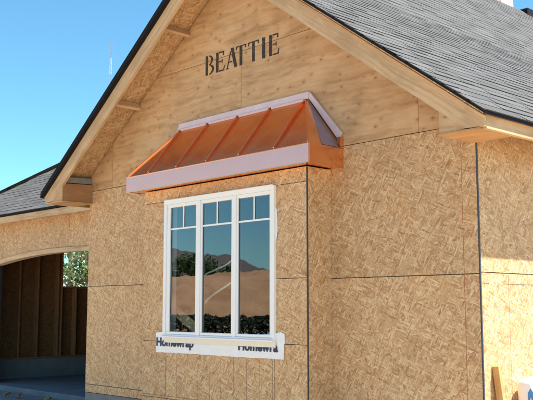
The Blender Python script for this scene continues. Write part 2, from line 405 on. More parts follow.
def hedge():
    rnd = random.Random(3); e = empty('hedge', mirrored(-2.85, 50, 0)); tag(e, 'low dark hedge before the earth bank mirrored along the window bottom', 'hedge')
    d = (Vector((-2.85, -.32, 0))-MC).normalized(); p = Vector((-d.y, d.x, 0)); cv, cf = [], []
    for k in range(9000):
        u = rnd.uniform(-6, 6); hh = 1.15+.28*mnoise.noise(Vector((u*.8, 0, 1))); q = p*u + d*rnd.gauss(0, .35) + Vector((0, 0, hh*rnd.random()**.7))
        n = Vector((rnd.gauss(0,1), rnd.gauss(0,1), rnd.gauss(0,1))).normalized(); a = n.orthogonal().normalized(); b = n.cross(a); L = rnd.uniform(.12, .26); b0 = len(cv)
        cv.extend([q-a*L*.5, q+b*L*.3, q+a*L*.5, q-b*L*.3]); cf.append((b0, b0+1, b0+2, b0+3))
    link('foliage', mesh('foliage', cv, cf), 'leaves_dark', e)
    for k in range(9):
        u = -5.6+1.4*k; q = p*u; sv = [(q.x+.03*math.cos(t), q.y+.03*math.sin(t), z) for z in (-.05, .7) for t in (0, 1.57, 3.14, 4.71)]
        link('stem', mesh('stem', sv, [(0,1,5,4),(1,2,6,5),(2,3,7,6),(3,0,4,7),(4,5,6,7)]), 'bark', e)
hedge()
def mast():
    fw = Vector((-math.sin(YAW)*math.cos(PITCH), math.cos(YAW)*math.cos(PITCH), math.sin(PITCH))); r = Vector((math.cos(YAW), math.sin(YAW), 0)); u = r.cross(fw)
    d = fw + r*((111.5-266.5)/FPX) - u*((42-200)/FPX); d = d/math.hypot(d.x, d.y); top = CAM + d*240
    e = empty('radio_mast', (top.x, top.y, 0)); tag(e, 'thin red and white lattice radio mast far behind the garage roof', 'mast')
    n = 16; H = top.z; wd = .30
    for k in range(n):
        vs, fs = [], []
        z0, z1 = H*k/n, H*(k+1)/n
        def rod(a, b, t):
            a, b = Vector(a), Vector(b); x = (b-a).normalized(); s1 = x.orthogonal().normalized()*t; s2 = x.cross(s1); i0 = len(vs)
            vs.extend([a+s1, a+s2, a-s1, a-s2, b+s1, b+s2, b-s1, b-s2]); fs.extend([(i0, i0+1, i0+5, i0+4), (i0+1, i0+2, i0+6, i0+5), (i0+2, i0+3, i0+7, i0+6), (i0+3, i0, i0+4, i0+7)])
        c = [(wd*math.cos(q), wd*math.sin(q)) for q in (0, 2.094, 4.189)]
        for i in range(3):
            rod((*c[i], z0), (*c[i], z1), .028); m = 3
            for j in range(m):
                za, zb = z0+(z1-z0)*j/m, z0+(z1-z0)*(j+1)/m; rod((*c[i], za), (*c[(i+1) % 3], zb), .016); rod((*c[i], zb), (*c[(i+1) % 3], zb), .016)
        link('lattice_section', mesh('lattice_section', vs, fs), 'mast_red' if k % 2 else 'mast_paint', e)
mast()

# ------------------------------------------------------------------ the house
house = empty('house', (-2.9, 3, 0)); HP = Vector((-2.9, 3, 0))
tag(house, 'unfinished house clad in bare strand board with grey shingle roof and copper bay roof', 'house')
def part(name):
    """an empty-free part: returns a function that parents to a mesh part already made"""
    return name
def adopt(o, parent):
    """parent keeping the world place"""
    mw = o.matrix_basis.copy(); pm = Matrix(); q = parent; 
    chain = []
    while q: chain.append(q.matrix_basis); q = q.parent
    for m in reversed(chain): pm = pm @ m
    o.parent = parent; o.matrix_basis = pm.inverted() @ mw; return o
def H(o, parent=None): return adopt(o, parent or house)

W = 5.82; D = .3227; XC = -W/2; OH = .446; EV = .357; SL = .728
BXR = -1.589; BXL = -4.131
def zU(x): return 1.195 + SL*((.368 - x) if x > XC else (x + W + .368))
J = .0035                                        # half a joint
# wall cores (framing behind the sheathing), each a part that carries its boards
def core(name, lo, hi, mat='gap_black'): return H(box(name, lo, hi, mat))
wall_f = core('front_wall', (-1.64, .0125, -1.32), (-.012, .10, 1.19))
core('front_wall', (-W+.012, .0125, -1.32), (-4.08, .10, 1.19)); core('front_wall', (-4.079, .0125, 1.06), (-1.641, .10, 1.19)); core('front_wall', (-4.079, .0125, -1.32), (-1.641, .10, -1.24))
gable_poly = [(-W+.02, 1.195), (-.02, 1.195), (-.02, zU(-.02)-.05), (XC, zU(XC)-.05), (-W+.02, zU(-W+.02)-.05)]
wall_g = H(prism('gable_wall', gable_poly, .0125, .09, 'gap_black'))
wall_s = core('side_wall', (-.10, .105, -1.32), (-.0125, 12, 1.40))
wall_l = core('inner_side_wall', (-W+.0125, .105, -1.32), (-W+.10, 12, 1.40))
core('rear_wall', (-W+.105, 11.9, -1.32), (-.105, 12, 4.2))
# sheathing of the front
def panel(par, x0, x1, z0, z1, y=0.0, th=.011, mat='osb_sheet', name='osb_panel', dz=0.0):
    return H(box(name, (x0+J, y+dz, z0+J), (x1-J, y+th, z1-J), mat), par)
for z0, z1 in ((-1.22, 0), (0, 1.22)):
    panel(wall_f, -1.63, -.008, z0, z1); panel(wall_f, -W, -4.09, z0, z1)
panel(wall_f, -W, -4.09, -1.32, -1.22); panel(wall_f, -1.63, -.008, -1.32, -1.22)
H(box('chalk_line', (-.152, -.0012, -1.2), (-.148, .0005, 1.205), 'chalk_red'), wall_f)
H(box('corner_strip', (-.0075, -.002, -1.35), (.001, .0118, 1.06), 'flashing_dark'), wall_f)
# plywood of the gable
cuts = [(-W, -5.30, 1.22, 2.445), (-5.30, -2.868, 1.22, 2.445), (-2.868, -.57, 1.22, 2.445), (-.57, -.004, 1.22, 2.445),
        (-W, -4.052, 2.445, 3.7), (-4.052, -1.62, 2.445, 3.7), (-1.62, 0, 2.445, 3.7)]
for i, (x0, x1, z0, z1) in enumerate(cuts):
    pl = [(x0+J*.7, z0+J), (x1-J*.7, z0+J), (x1-J*.7, z1-J*.6), (x0+J*.7, z1-J*.6)]
    pl = clip(pl, SL, 1, 1.195+SL*.368-.058); pl = clip(pl, -SL, 1, 1.195+SL*(W+.368)-.058)
    if len(pl) > 2: H(prism('plywood_panel', pl, .0005*(i % 3), .0115, 'plywood'), wall_g)
# sheathing of the right-hand side
for k, (z0, z1) in enumerate(((-1.32, -1.22), (-1.22, 0.012), (.012, 1.22), (1.22, 1.38))):
    for y0, y1 in (((.004, 2.44), (2.44, 4.88), (4.88, 7.3)) if k % 2 else ((.004, 1.22), (1.22, 3.66), (3.66, 6.1), (6.1, 7.3))):
        H(box('osb_panel', (-.0115, y0+J, z0+J), (0, y1-J, z1-J), 'osb_sheet'), wall_s)
H(box('chalk_line', (-.0005, .03, -.0755), (.0012, .12, -.0715), 'pencil'), wall_s); H(box('chalk_line', (-.0005, .32, -.0775), (.0012, 1.2, -.0735), 'pencil'), wall_s)
for y in (.405, .81): H(box('chalk_line', (-.0005, y, -1.2), (.001, y+.003, 0), 'pencil'), wall_s)
# foundation
fnd = H(box('foundation', (-W-.01, .012, -1.95), (0.005, 12, -1.325), 'concrete'))
H(box('foundation', (BXL+.01, -D+.01, -1.95), (BXR-.01, .011, -1.325), 'concrete'))

# ---- stencilled name on the gable
def letters():
    zb, zt = 2.292, 2.514; h = zt-zb
    def out(name_poly, x):
        vs, fs = [], []
        for pl in name_poly:
            n = len(pl); b = len(vs)
            vs += [(u, -.0016, v*h) for u, v in pl] + [(u, .0004, v*h) for u, v in pl]
            fs += [tuple(range(b, b+n)), tuple(range(b+2*n-1, b+n-1, -1))] + [(b+i, b+i+n, b+(i+1) % n+n, b+(i+1) % n) for i in range(n)]
        me = bevel_me(mesh('letter', vs, fs), 0); me.materials.append(MATS['stencil_ink'])
        H(link('letter', me, None, None, (x, 0, zb+Z0)), wall_g)
    def rect(x0, x1, v0, v1): return [(x0, v0), (x1, v0), (x1, v1), (x0, v1)]
    def bowl(cx, cv, rx, rv, thick):
        outp, inn = [], []
        for k in range(13):
            a = R(-84 + 168*k/12); t = .012 + thick*max(0, math.cos(a))**1.3
            outp.append((cx+rx*math.cos(a), cv+rv*math.sin(a))); inn.append((cx+(rx-t)*math.cos(a), cv+(rv-t/h*.85)*math.sin(a)))
        return [[outp[k], outp[k+1], inn[k+1], inn[k]] for k in range(12)]
    st = .042
    B = [rect(0, st, 0, 1)] + bowl(.056, .745, .072, .255, .024) + bowl(.056, .265, .092, .265, .026)
    Ee = [rect(0, st, 0, 1), rect(.052, .135, .93, 1), [(.112, .79), (.135, .79), (.135, .93), (.120, .93)], rect(.052, .098, .475, .54), [(.098, .40), (.110, .40), (.110, .61), (.098, .61)],
          rect(.052, .142, 0, .07), [(.122, .07), (.142, .07), (.150, .26), (.138, .26)]]
    A = [[(.066, 1.0), (.112, 1.0), (.175, 0), (.126, 0)], [(0.0, 0), (.016, 0), (.070, .80), (.058, .88)], rect(.040, .090, .30, .36), rect(-.012, .034, 0, .045)]
    T = [rect(.062, .062+st, 0, .985), rect(0, .056, .93, .985), rect(.11, .166, .93, .985), [(0, .80), (.010, .80), (.022, .93), (0, .93)], [(.156, .80), (.166, .80), (.166, .93), (.144, .93)]]
    I = [rect(0, .045, 0, 1)]
    for g, x in ((B, -3.466), (Ee, -3.285), (A, -3.105), (T, -2.955), (T, -2.757), (I, -2.54), (Ee, -2.433)): out(g, x)
letters()

# ---- the bay
YB = -D
def ring_core():
    vs, fs = [], []
    def bx(lo, hi):
        b = len(vs)
        for z in (lo[2], hi[2]): vs.extend([(lo[0],lo[1],z),(hi[0],lo[1],z),(hi[0],hi[1],z),(lo[0],hi[1],z)])
        fs.extend([tuple(i+b for i in f) for f in BOXF])
    y0, y1 = YB+.0125, YB+.10; x0, x1 = BXL+.0125, BXR-.0125; a, b_, c, d = -3.70, -2.02, -.555, .855
    bx((x0, y0, -1.32), (x1, y1, c)); bx((x0, y0, d), (x1, y1, 1.015)); bx((x0, y0, c), (a, y1, d)); bx((b_, y0, c), (x1, y1, d))
    bx((x0, y1, -1.32), (x0+.09, .0115, 1.015)); bx((x1-.09, y1, -1.32), (x1, .0115, 1.015)); bx((x0+.1, y1, .98), (x1-.1, .0115, 1.015)); bx((x0+.1, y1, -1.32), (x1-.1, .0115, -1.25))
    return H(solid('bay_wall', vs, fs, 'gap_black'))
bay = ring_core()
for x0, x1, z0, z1 in ((BXL, -3.38, .878, 1.018), (-3.38, BXR-.008, .878, 1.018), (BXL, -3.70, -.626, .878), (-2.02, BXR-.008, 0, .878), (-2.02, BXR-.008, -.60, 0),
                       (BXL, -3.70, -1.22, -.626), (-3.70, -2.02, -1.22, -.56), (-2.02, BXR-.008, -1.22, -.60), (BXL, BXR-.008, -1.32, -1.22)):
    H(box('osb_panel', (x0+J*.8, YB, z0+J*.8), (x1-J*.8, YB+.0115, z1-J*.8), 'osb_sheet'), bay)
for x0, z0, z1 in ((BXR, -1.22, 1.018), (BXR, -1.32, -1.22), (BXL+.0115, -1.22, 1.018)):
    H(box('osb_panel', (x0-.0115, YB+.0125, z0+J), (x0, -.002, z1-J), 'osb_sheet'), bay)
H(box('corner_strip', (BXR-.0075, YB-.002, -1.35), (BXR+.001, YB+.0115, 1.018), 'flashing_dark'), bay)
for i, x in enumerate((-3.868, -3.69, -3.505, -3.325, -3.15, -2.96, -2.79, -2.60, -2.41, -2.23, -2.05)):
    H(box('chalk_line', (x, YB-.001, -1.2), (x+.0025, YB+.0004, -.75+.02*(i % 2)), 'pencil'), bay)
H(box('chalk_line', (BXL+.02, YB-.001, -1.198), (BXR-.1, YB+.0004, -1.192), 'chalk_red'), bay)

# ---- the window
WX0, WX1, WZ0, WZ1 = -3.724, -1.995, -.582, .882
win = H(box('window', (WX0, YB-.004, WZ0), (WX0+.062, YB+.10, WZ1), 'vinyl_white'))       # left jamb carries the rest
win.name = 'window'
def V(name, lo, hi, mat='vinyl_white', bev=.004): return H(box(name, lo, hi, mat, bev=bev), win)
yf = YB-.034
V('frame', (WX0, yf, WZ1-.045), (WX1, YB+.02, WZ1)); V('frame', (WX0, yf, WZ0), (WX1, YB+.02, WZ0+.034))
V('frame', (WX0, yf+.001, WZ0+.034), (WX0+.045, YB+.02, WZ1-.045)); V('frame', (WX1-.045, yf+.001, WZ0+.034), (WX1, YB+.02, WZ1-.045))
V('drip_cap', (WX0+.006, yf-.012, WZ1-.012), (WX1-.006, yf+.002, WZ1+.006)); V('sill_nose', (WX0+.004, yf-.016, WZ0-.002), (WX1-.004, yf+.001, WZ0+.018))
lites = [(-3.624, -3.183), (-3.080, -2.618), (-2.520, -2.068)]; GZ0, GZ1 = -.518, .800
for xm0, xm1 in ((-3.162, -3.101), (-2.598, -2.541)):
    V('mullion', (xm0, yf+.002, WZ0+.034), (xm1, YB+.02, WZ1-.045))
edges = [(WX0+.045, -3.162), (-3.101, -2.598), (-2.541, WX1-.045)]
for (s0, s1), (g0, g1) in zip(edges, lites):
    ys = YB-.022
    V('sash', (s0, ys, GZ1), (s1, YB+.03, WZ1-.045)); V('sash', (s0, ys, WZ0+.034), (s1, YB+.03, GZ0))
    V('sash', (s0, ys+.0008, GZ0), (g0, YB+.03, GZ1)); V('sash', (g1, ys+.0008, GZ0), (s1, YB+.03, GZ1))
    V('gasket', (g0, YB-.006, GZ0), (g0+.006, YB+.02, GZ1), 'vinyl_gasket', 0); V('gasket', (g1-.004, YB-.006, GZ0), (g1, YB+.02, GZ1), 'vinyl_gasket', 0)
    V('pane', (g0-.008, YB-.004, GZ0-.008), (g1+.008, YB-.0005, GZ1+.008), 'window_glass', 0)
    xm = (g0+g1)/2
    V('muntin', (g0+.004, YB-.012, .559), (g1-.004, YB-.0045, .577), bev=.001); V('muntin', (xm-.008, YB-.012, .577), (xm+.008, YB-.0045, GZ1), bev=.001)

# ---- strip of house wrap under the window, printed
def wrap_sheet(name, outline, y):
    bm = bmesh.new(); vs = [bm.verts.new((u, 0, v)) for u, v in outline]; bm.faces.new(vs); f = bmesh.ops.triangulate(bm, faces=bm.faces)
    bmesh.ops.subdivide_edges(bm, edges=list(bm.edges), cuts=9, use_grid_fill=True); bmesh.ops.triangulate(bm, faces=bm.faces)
    for v in bm.verts: v.co.y = -.004*abs(mnoise.noise(Vector((v.co.x*7+v.co.z*9, v.co.z*11, 2)))); v.co.z += .004*mnoise.noise(Vector((v.co.x*16, v.co.z*5, 7)))
    ext = bmesh.ops.extrude_face_region(bm, geom=list(bm.faces))
    for g in ext['geom']:
        if isinstance(g, bmesh.types.BMVert): g.co.y -= .0008
    bmesh.ops.recalc_face_normals(bm, faces=bm.faces)
    me = bpy.data.meshes.new(name); bm.to_mesh(me); bm.free()
    return link(name, me, 'house_wrap', None, (0, y, Z0))
wr = H(wrap_sheet('house_wrap', [(-3.868,-.742),(-3.30,-.738),(-2.6,-.741),(-1.893,-.738),(-1.886,-.60),(-1.878,-.592),(-1.882,-.505),(-1.93,-.492),(-1.99,-.52),(-2.2,-.52),(-3.0,-.52),(-3.72,-.52),(-3.80,-.528),(-3.876,-.535),(-3.862,-.64)], YB-.0045))
H(wrap_sheet('house_wrap', [(-2.01,.36),(-1.985,.36),(-1.972,.46),(-1.975,.58),(-1.985,.66),(-2.01,.67)], YB-.004), win)
def text(body, size, x, z, y, mat, parent, sx=1.0, bold=.0):
    cu = bpy.data.curves.new('print', 'FONT'); cu.body = body; cu.size = size; cu.offset = bold; cu.extrude = .0004; cu.resolution_u = 4
    ob = bpy.data.objects.new('print', cu); COL.objects.link(ob)
    dg = bpy.context.evaluated_depsgraph_get(); me = bpy.data.meshes.new_from_object(ob.evaluated_get(dg)); bpy.data.objects.remove(ob)
    me.transform(Matrix.Rotation(math.pi/2, 4, 'X') @ Matrix.Diagonal((sx, 1, 1, 1)))
    me.materials.clear(); me.materials.append(MATS[mat])
    return H(link('printing', me, None, None, (x, y, z+Z0)), parent)
text('Homewrap', .122, -3.862, -.672, YB-.0115, 'print_blue', wr, 1.16, .004)
text('Homewra', .122, -2.525, -.672, YB-.0115, 'print_blue', wr, 1.12, .004)
H(box('nail_flange', (WX0+.01, YB-.0155, -.634), (WX1+.004, YB-.0125, WZ0+.01), 'vinyl_beige'), win)

# ---- the copper bay roof
FX0, FX1, FY, FZ0, FZ1 = -4.29, -1.43, -.47, 1.020, 1.186
TY, TZ, TX0, TX1 = -.035, 1.728, -3.86, -1.872
broof = H(box('bay_roof', (FX0+.02, FY+.02, FZ0+.004), (FX1-.02, -.002, FZ1-.004), 'copper'))         # the boxed eave carries the sheets
def CP(o): return H(o, broof)
CP(box('fascia', (FX0, FY, FZ0), (FX1, FY+.012, FZ1), 'copper_bright', bev=.002))
CP(box('fascia', (FX1-.012, FY+.0125, FZ0), (FX1, -.001, FZ1), 'copper', bev=.002)); CP(box('fascia', (FX0, FY+.0125, FZ0), (FX0+.012, -.001, FZ1), 'copper', bev=.002))
CP(box('drip_hem', (FX0-.004, FY-.005, FZ1-.003), (FX1+.004, FY+.010, FZ1+.006), 'copper', bev=.002)); CP(box('drip_hem', (FX1-.010, FY+.0105, FZ1-.003), (FX1+.005, -.001, FZ1+.006), 'copper', bev=.002))
CP(box('drip_hem', (FX0-.002, FY-.003, FZ0-.006), (FX1+.002, FY+.006, FZ0+.002), 'copper', bev=.001)); CP(box('drip_hem', (FX1-.006, FY+.0065, FZ0-.006), (FX1+.003, -.001, FZ0+.002), 'copper', bev=.001))
zb = FZ1+.006
F = lambda x, t: (x, FY+.004+(TY-FY-.004)*t, zb+(TZ-zb)*t)        # a point on the front slope
ribx = [TX0 + (TX1-TX0)*k/4 for k in range(5)]
for a, b in zip(ribx[:-1], ribx[1:]):
    m = .3*random.random()
    CP(sheet('copper_pan', [F(a+.002, 0), F(b-.002, 0), F(b-.002, 1), F(a+.002, 1)], .004, 'copper'))
CP(sheet('copper_pan', [F(FX0+.004, 0), F(TX0-.002, 0), F(TX0-.002, 1)], .004, 'copper'))
CP(sheet('copper_pan', [F(TX1+.002, 0), F(FX1-.004, 0), F(TX1+.002, 1)], .004, 'copper'))
CP(sheet('copper_pan', [F(FX1-.004, 0), (FX1-.004, -.006, zb), (TX1+.002, -.006, TZ+.02), F(TX1+.002, 1)], .004, 'copper'))
CP(sheet('copper_pan', [(FX0+.004, -.006, zb), F(FX0+.004, 0), F(TX0-.002, 1), (TX0-.002, -.006, TZ+.02)], .004, 'copper'))
nrm = Vector((0, -(TZ-zb), (TY-FY))).normalized(); nrm = Vector((0, -abs(nrm.y), abs(nrm.z)))
for x in ribx:
    a = Vector(F(x, .0))+nrm*.012; b = Vector(F(x, .985))+nrm*.012
    CP(bar('standing_seam', a, b, .013, .026, 'copper', None, up=nrm, bev=.003))
for xa, xb in ((FX0+.006, TX0), (FX1-.006, TX1)):
    a = Vector(F(xa, 0))+nrm*.006; b = Vector(F(xb, .985))+nrm*.006; CP(bar('hip_seam', a, b, .012, .018, 'copper', None, up=nrm, bev=.003))
# side strip of film and the flashing on the wall
sA = Vector((FX1-.05, -.16, zb)); 
def side_pt(t, f):     # t up the slope, f from the front hip (0) to the wall (1)
    a = Vector(F(FX1-.004, 0)).lerp(Vector(F(TX1+.002, 1)), t); b = Vector((FX1-.004, -.006, zb)).lerp(Vector((TX1+.002, -.006, TZ+.02)), t); return a.lerp(b, f)
so = Vector((.004, 0, .003))
CP(sheet('side_flashing', [side_pt(.02, .40)+so, side_pt(.02, .86)+so, side_pt(.97, .86)+so, side_pt(.97, .10)+so], .003, 'film_mauve'))
CP(sheet('side_flashing', [side_pt(.0, .93)+so*2.2, side_pt(.0, 1.0)+so*2.2, side_pt(.98, 1.0)+so*2.2, side_pt(.98, .93)+so*2.2], .012, 'copper'))
def flash(poly, y0, y1, mat): CP(prism('wall_flashing', poly, y0, y1, mat, bev=.002))
flash([(TX0-.055, TZ+.012), (TX1+.03, TZ+.012), (TX1+.035, TZ+.080), (TX0-.035, TZ+.080)], -.040, -.0012, 'film_lavender')
flash([(TX1+.0305, TZ+.012), (FX1-.028, 1.27), (FX1-.005, 1.355), (TX1+.0355, TZ+.080)], -.030, -.0012, 'film_lavender')
flash([(FX0-.02, 1.19), (FX0+.02, 1.19), (TX0-.0555, TZ+.012), (TX0-.0355, TZ+.080)], -.030, -.0012, 'film_lavender')
CP(box('wall_flashing', (FX1-.030, -.05, 1.195), (FX1+.004, -.0012, 1.30), 'copper'))
for a, b in zip(ribx[:-1], ribx[1:]): CP(box('ridge_clip', (a+.02, TY-.022, TZ-.012), (b-.02, TY-.004, TZ+.011), 'film_lavender', bev=.002))

# ---- main roof
RY0, RY1 = -OH-.045, 12.0
def deck(name, xs, ys, zf, th, mat):
    (x0, x1), (y0, y1) = xs, ys
    top = [(x0,y0,zf(x0)),(x1,y0,zf(x1)),(x1,y1,zf(x1)),(x0,y1,zf(x0))]
    return H(solid(name, top+[(a,b,c-th) for a,b,c in top], [(0,1,2,3),(7,6,5,4),(0,4,5,1),(1,5,6,2),(2,6,7,3),(3,7,4,0)], mat))
ER = .383
roof_r = deck('roof', (XC, ER), (RY0, RY1), zU, .034, 'osb_deck')
roof_l = deck('roof', (-W-ER, XC), (RY0, RY1), zU, .034, 'osb_deck')
for sgn, rf in ((1, roof_r), (-1, roof_l)):                                          # dark drip edge along the rake and the eave
    e = ER if sgn > 0 else -W-ER
    pts = [(XC, zU(XC)), (e, zU(e))]
    hi_, lo_ = (.007, .024) if sgn > 0 else (.014, .052); poly = [(XC, zU(XC)+hi_), (e+.004*sgn, zU(e)+hi_), (e+.004*sgn, zU(e)-lo_), (XC, zU(XC)-lo_)]
    H(prism('drip_edge', poly, RY0-.008, -OH-.0015 if sgn < 0 else RY0-.0005, 'black_plastic'), rf)
    H(box('drip_edge', (e+.0005*sgn, RY0, zU(e)-.034), (e+.003*sgn, RY1, zU(e)+.004), 'black_plastic'), rf)
# rake boards, eave boards, lookouts, rafter tails
def rake(sgn):
    xe = EV if sgn > 0 else -W-EV; rf = roof_r if sgn > 0 else roof_l
    top = lambda x: zU(x)-.050; dpt = .200
    poly = [(XC+.002*sgn, top(XC)), (xe, top(xe)), (xe, 1.068), (xe-.17*sgn, max(1.068, top(xe-.17*sgn)-dpt)), (XC+.002*sgn, top(XC)-dpt)]
    a = math.atan(SL)*-sgn
    # a board with its grain along the slope
    n = len(poly); mid = Vector(((XC+xe)/2, (-OH+-OH+.038)/2, (top(XC)+top(xe))/2-.1)); rot = Matrix.Rotation(-a, 4, 'Y')
    vs = [Vector((u, -OH, v))-mid for u, v in poly] + [Vector((u, -OH+.038, v))-mid for u, v in poly]
    fs = [tuple(range(n)), tuple(range(2*n-1, n-1, -1))] + [(i, i+n, (i+1) % n+n, (i+1) % n) for i in range(n)]
    inv = rot.inverted(); me = bevel_me(mesh('rake_board', [inv @ v for v in vs], fs), .003)
    o = link('rake_board', me, 'lumber'); o.matrix_basis = Matrix.Translation(mid+Vector((0,0,Z0))) @ rot; H(o, rf)
    for k in range(5):                                                              # lookouts
        x = XC + sgn*(-.09 + .9555*k + .01) if sgn < 0 else XC + .0 + .9555*k + .35
        if k == 0 and sgn < 0: continue
        zc = zU(x)-.034/1-.055-.004; up = Vector((sgn*SL, 0, 1)).normalized()
        if abs(x-XC) > 2.6: continue
        H(bar('lookout', (x, -OH+.0385, zc), (x, -.001, zc), .038, .089, 'lumber', None, up=up), rf)
    # boxed eave return
    xi = -.045 if sgn > 0 else -W+.062
    tp = lambda x: zU(x)-.040
    pf = [(xi, 1.069), (xe-.172*sgn, 1.069), (xe-.172*sgn, top(xe-.172*sgn)-dpt-.0), (xi, top(xi)-dpt+.03)]
    H(prism('return_panel', pf, -OH+.004, -OH+.020, 'plywood'), rf)
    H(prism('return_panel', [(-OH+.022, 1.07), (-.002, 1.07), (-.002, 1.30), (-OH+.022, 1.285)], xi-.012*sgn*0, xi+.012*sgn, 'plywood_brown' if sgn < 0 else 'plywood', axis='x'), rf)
    H(prism('return_membrane', [(-OH+.040, 1.30), (-.004, 1.312), (-.004, 1.385), (-OH+.040, 1.37)], xi+.014*sgn, xi+.024*sgn, 'grey_membrane', axis='x'), rf)
    H(box('return_soffit', (xi-.010*sgn, -OH-.004, 1.052), (xe-.0385*sgn, -.001, 1.0675), 'plywood_flat', bev=.002), rf)
    # eave fascia in two depths
    y1 = 12.0
    H(box('fascia', (xe-.038*sgn, -OH+.0385, 1.056), (xe, y1, zU(xe)-.036), 'lumber_long', bev=.002), rf)
MATS['lumber_long'] = wood('lumber_long', (.47, .31, .165), (.585, .405, .235), (.67, .49, .305), grain=(40, 1.2, 30), knots=.15, board=True)
rake(1); rake(-1)
for k in range(10):
    y = .78 + .61*k
    H(bar('rafter_tail', (-.10, y, 1.12+.21), (.318, y, 1.12+.21-.418*SL+.04), .038, .15, 'lumber', None), roof_r)
H(box('ledger', (-.0, -.02, 1.068), (.03, -.0015, 1.10), 'lumber'), roof_r)

# ---- shingles
SH_MESH = {}
def shingle_mesh(wd, th):
    k = (wd, th)
    if k not in SH_MESH:
        h = .17; t0 = .004
        vs = [(0,0,th+.004),(wd,0,th+.004),(wd,h,t0),(0,h,t0),(0,0,-.001),(wd,0,-.001),(wd,h,-.001),(0,h,-.001)]
        me = mesh('shingle', vs, [(0,1,2,3),(7,6,5,4),(0,4,5,1),(1,5,6,2),(2,6,7,3),(3,7,4,0)]); me.materials.append(MATS['shingle_grey']); SH_MESH[k] = me
    return SH_MESH[k]
def shingles(rf, origin, u, v, length, rise, keep, limit, rowoff=0, near=True):
    u = Vector(u).normalized(); v = Vector(v).normalized(); n = u.cross(v); M0 = Matrix((u, v, n)).transposed().to_4x4()
    rows = int(rise/.14)+1; items = []; rnd = random.Random(len(SH_MESH)+rows)
    for r in range(rows):
        x = -rnd.random()*.3
        while x < length:
            wd = rnd.choice((.13, .17, .22, .28, .34)); th = rnd.choice((.004, .005, .007, .009))
            p = Vector(origin) + u*x + v*(r*.14) + n*.002
            c = p+u*(wd/2)+v*.07
            if x >= -.001 and x+wd <= length+.001 and keep(c, p, p+u*wd): items.append((p, wd-.0015, th, c))
            elif x < 0 and keep(c, p, p+u*wd): items.append((Vector(origin)+v*(r*.14)+n*.002, max(.05, wd+x-.004), th, c))
            x += wd
    def sc(it):
        q = in_view(it[3]+Vector((0,0,Z0)))
        return -q[2] if q and -15 < q[0] < 548 and -12 < q[1] < 405 else -1e6
    items.sort(key=sc, reverse=True)
    ind = [i for i in items[:limit] if sc(i) > -1e5]; rest = items[len(ind):]
    for p, wd, th, c in ind:
        o = bpy.data.objects.new('shingle', shingle_mesh(round(wd, 3), th)); COL.objects.link(o)
        M = M0.copy(); M.translation = p+Vector((0,0,Z0)); o.matrix_basis = M; H(o, rf)
    if rest:
        vs, fs = [], []
        for p, wd, th, c in rest:
            b = len(vs)
            for q in shingle_mesh(round(wd, 3), th).vertices: vs.append(p + u*q.co.x + v*q.co.y + n*q.co.z)
            fs += [tuple(i+b for i in f) for f in ((0,1,2,3),(0,4,5,1),(1,5,6,2),(3,7,4,0))]
        o = H(solid('shingles', vs, fs, 'shingle_grey'), rf) if False else link('shingles', mesh('shingles', [Vector(q)+Vector((0,0,Z0)) for q in vs], fs), 'shingle_grey')
        if o.parent is None: H(o, rf)
        o['kind'] = 'stuff'
cs = 1/math.sqrt(1+SL*SL)
shingles(roof_r, (ER+.008, RY0-.012, zU(ER+.008)), (0,1,0), (-cs,0,SL*cs), 12.4, (ER+.012-XC)/cs-.02, lambda c, a, b: True, 300)
shingles(roof_l, (-W-ER-.012, RY1, zU(-W-ER-.012)), (0,-1,0), (cs,0,SL*cs), 12.48, (ER+.012-XC)/cs-.22, lambda c, a, b: c.y < 1.3, 0)
for k in range(6):
    yy = RY0-.02+.30*k
    H(prism('ridge_cap', [(XC-.13, zU(XC-.13)+.012), (XC, zU(XC)+.014), (XC+.13, zU(XC+.13)+.012), (XC+.13, zU(XC+.13)+.02), (XC, zU(XC)+.026), (XC-.13, zU(XC-.13)+.02)], yy, yy+.295, 'shingle_grey'), roof_r)

# ---- the higher roof behind
UX = -5.8; US = .937; UZ = 6.27; LS = 1.6
def zB(x): return UZ - US*(x-UX) if x > UX else UZ - LS*(UX-x)
up_r = deck('upper_roof', (UX, XC+.04), (1.6, 30), zB, .05, 'osb_deck'); up_l = deck('upper_roof', (-6.45, UX), (1.6, 30), zB, .05, 'osb_deck')
for y0 in (1.7, 29.8): H(prism('upper_wall', [(-6.4, 1.56), (XC-.1, 1.56), (XC-.1, zB(XC-.1)-.06), (UX, zB(UX)-.06), (-6.4, zB(-6.4)-.09)], y0, y0+.1, 'osb_sheet'))
core('upper_wall', (-6.4, 1.805, 1.56), (-6.3, 29.79, 5.1), 'osb_sheet')
c73 = 1/math.sqrt(1+US**2)
shingles(up_r, (XC+.05, 1.59, zB(XC+.05)), (0,1,0), (-c73,0,US*c73), 22, (XC+.05-UX)/c73-.02, lambda c, a, b: True, 0)
H(box('ridge_vent', (UX-.14, 11.0, zB(UX)-.10), (UX+.10, 17, zB(UX)+.10), 'black_plastic', bev=.02), up_r)
ch = H(box('chimney', (-7.6, 11.35, 4.2), (-6.9, 12.45, 8.6), 'chimney_white', bev=.01))
H(box('corner_board', (-6.902, 11.34, 4.2), (-6.885, 11.43, 8.5), 'chimney_white'), ch); H(box('seam_strip', (-6.902, 11.82, 4.2), (-6.888, 11.87, 8.5), 'chalk_red'), ch)
H(box('chimney_cap', (-7.68, 11.27, 8.6), (-6.82, 12.53, 8.7), 'grey_membrane', bev=.01), ch)

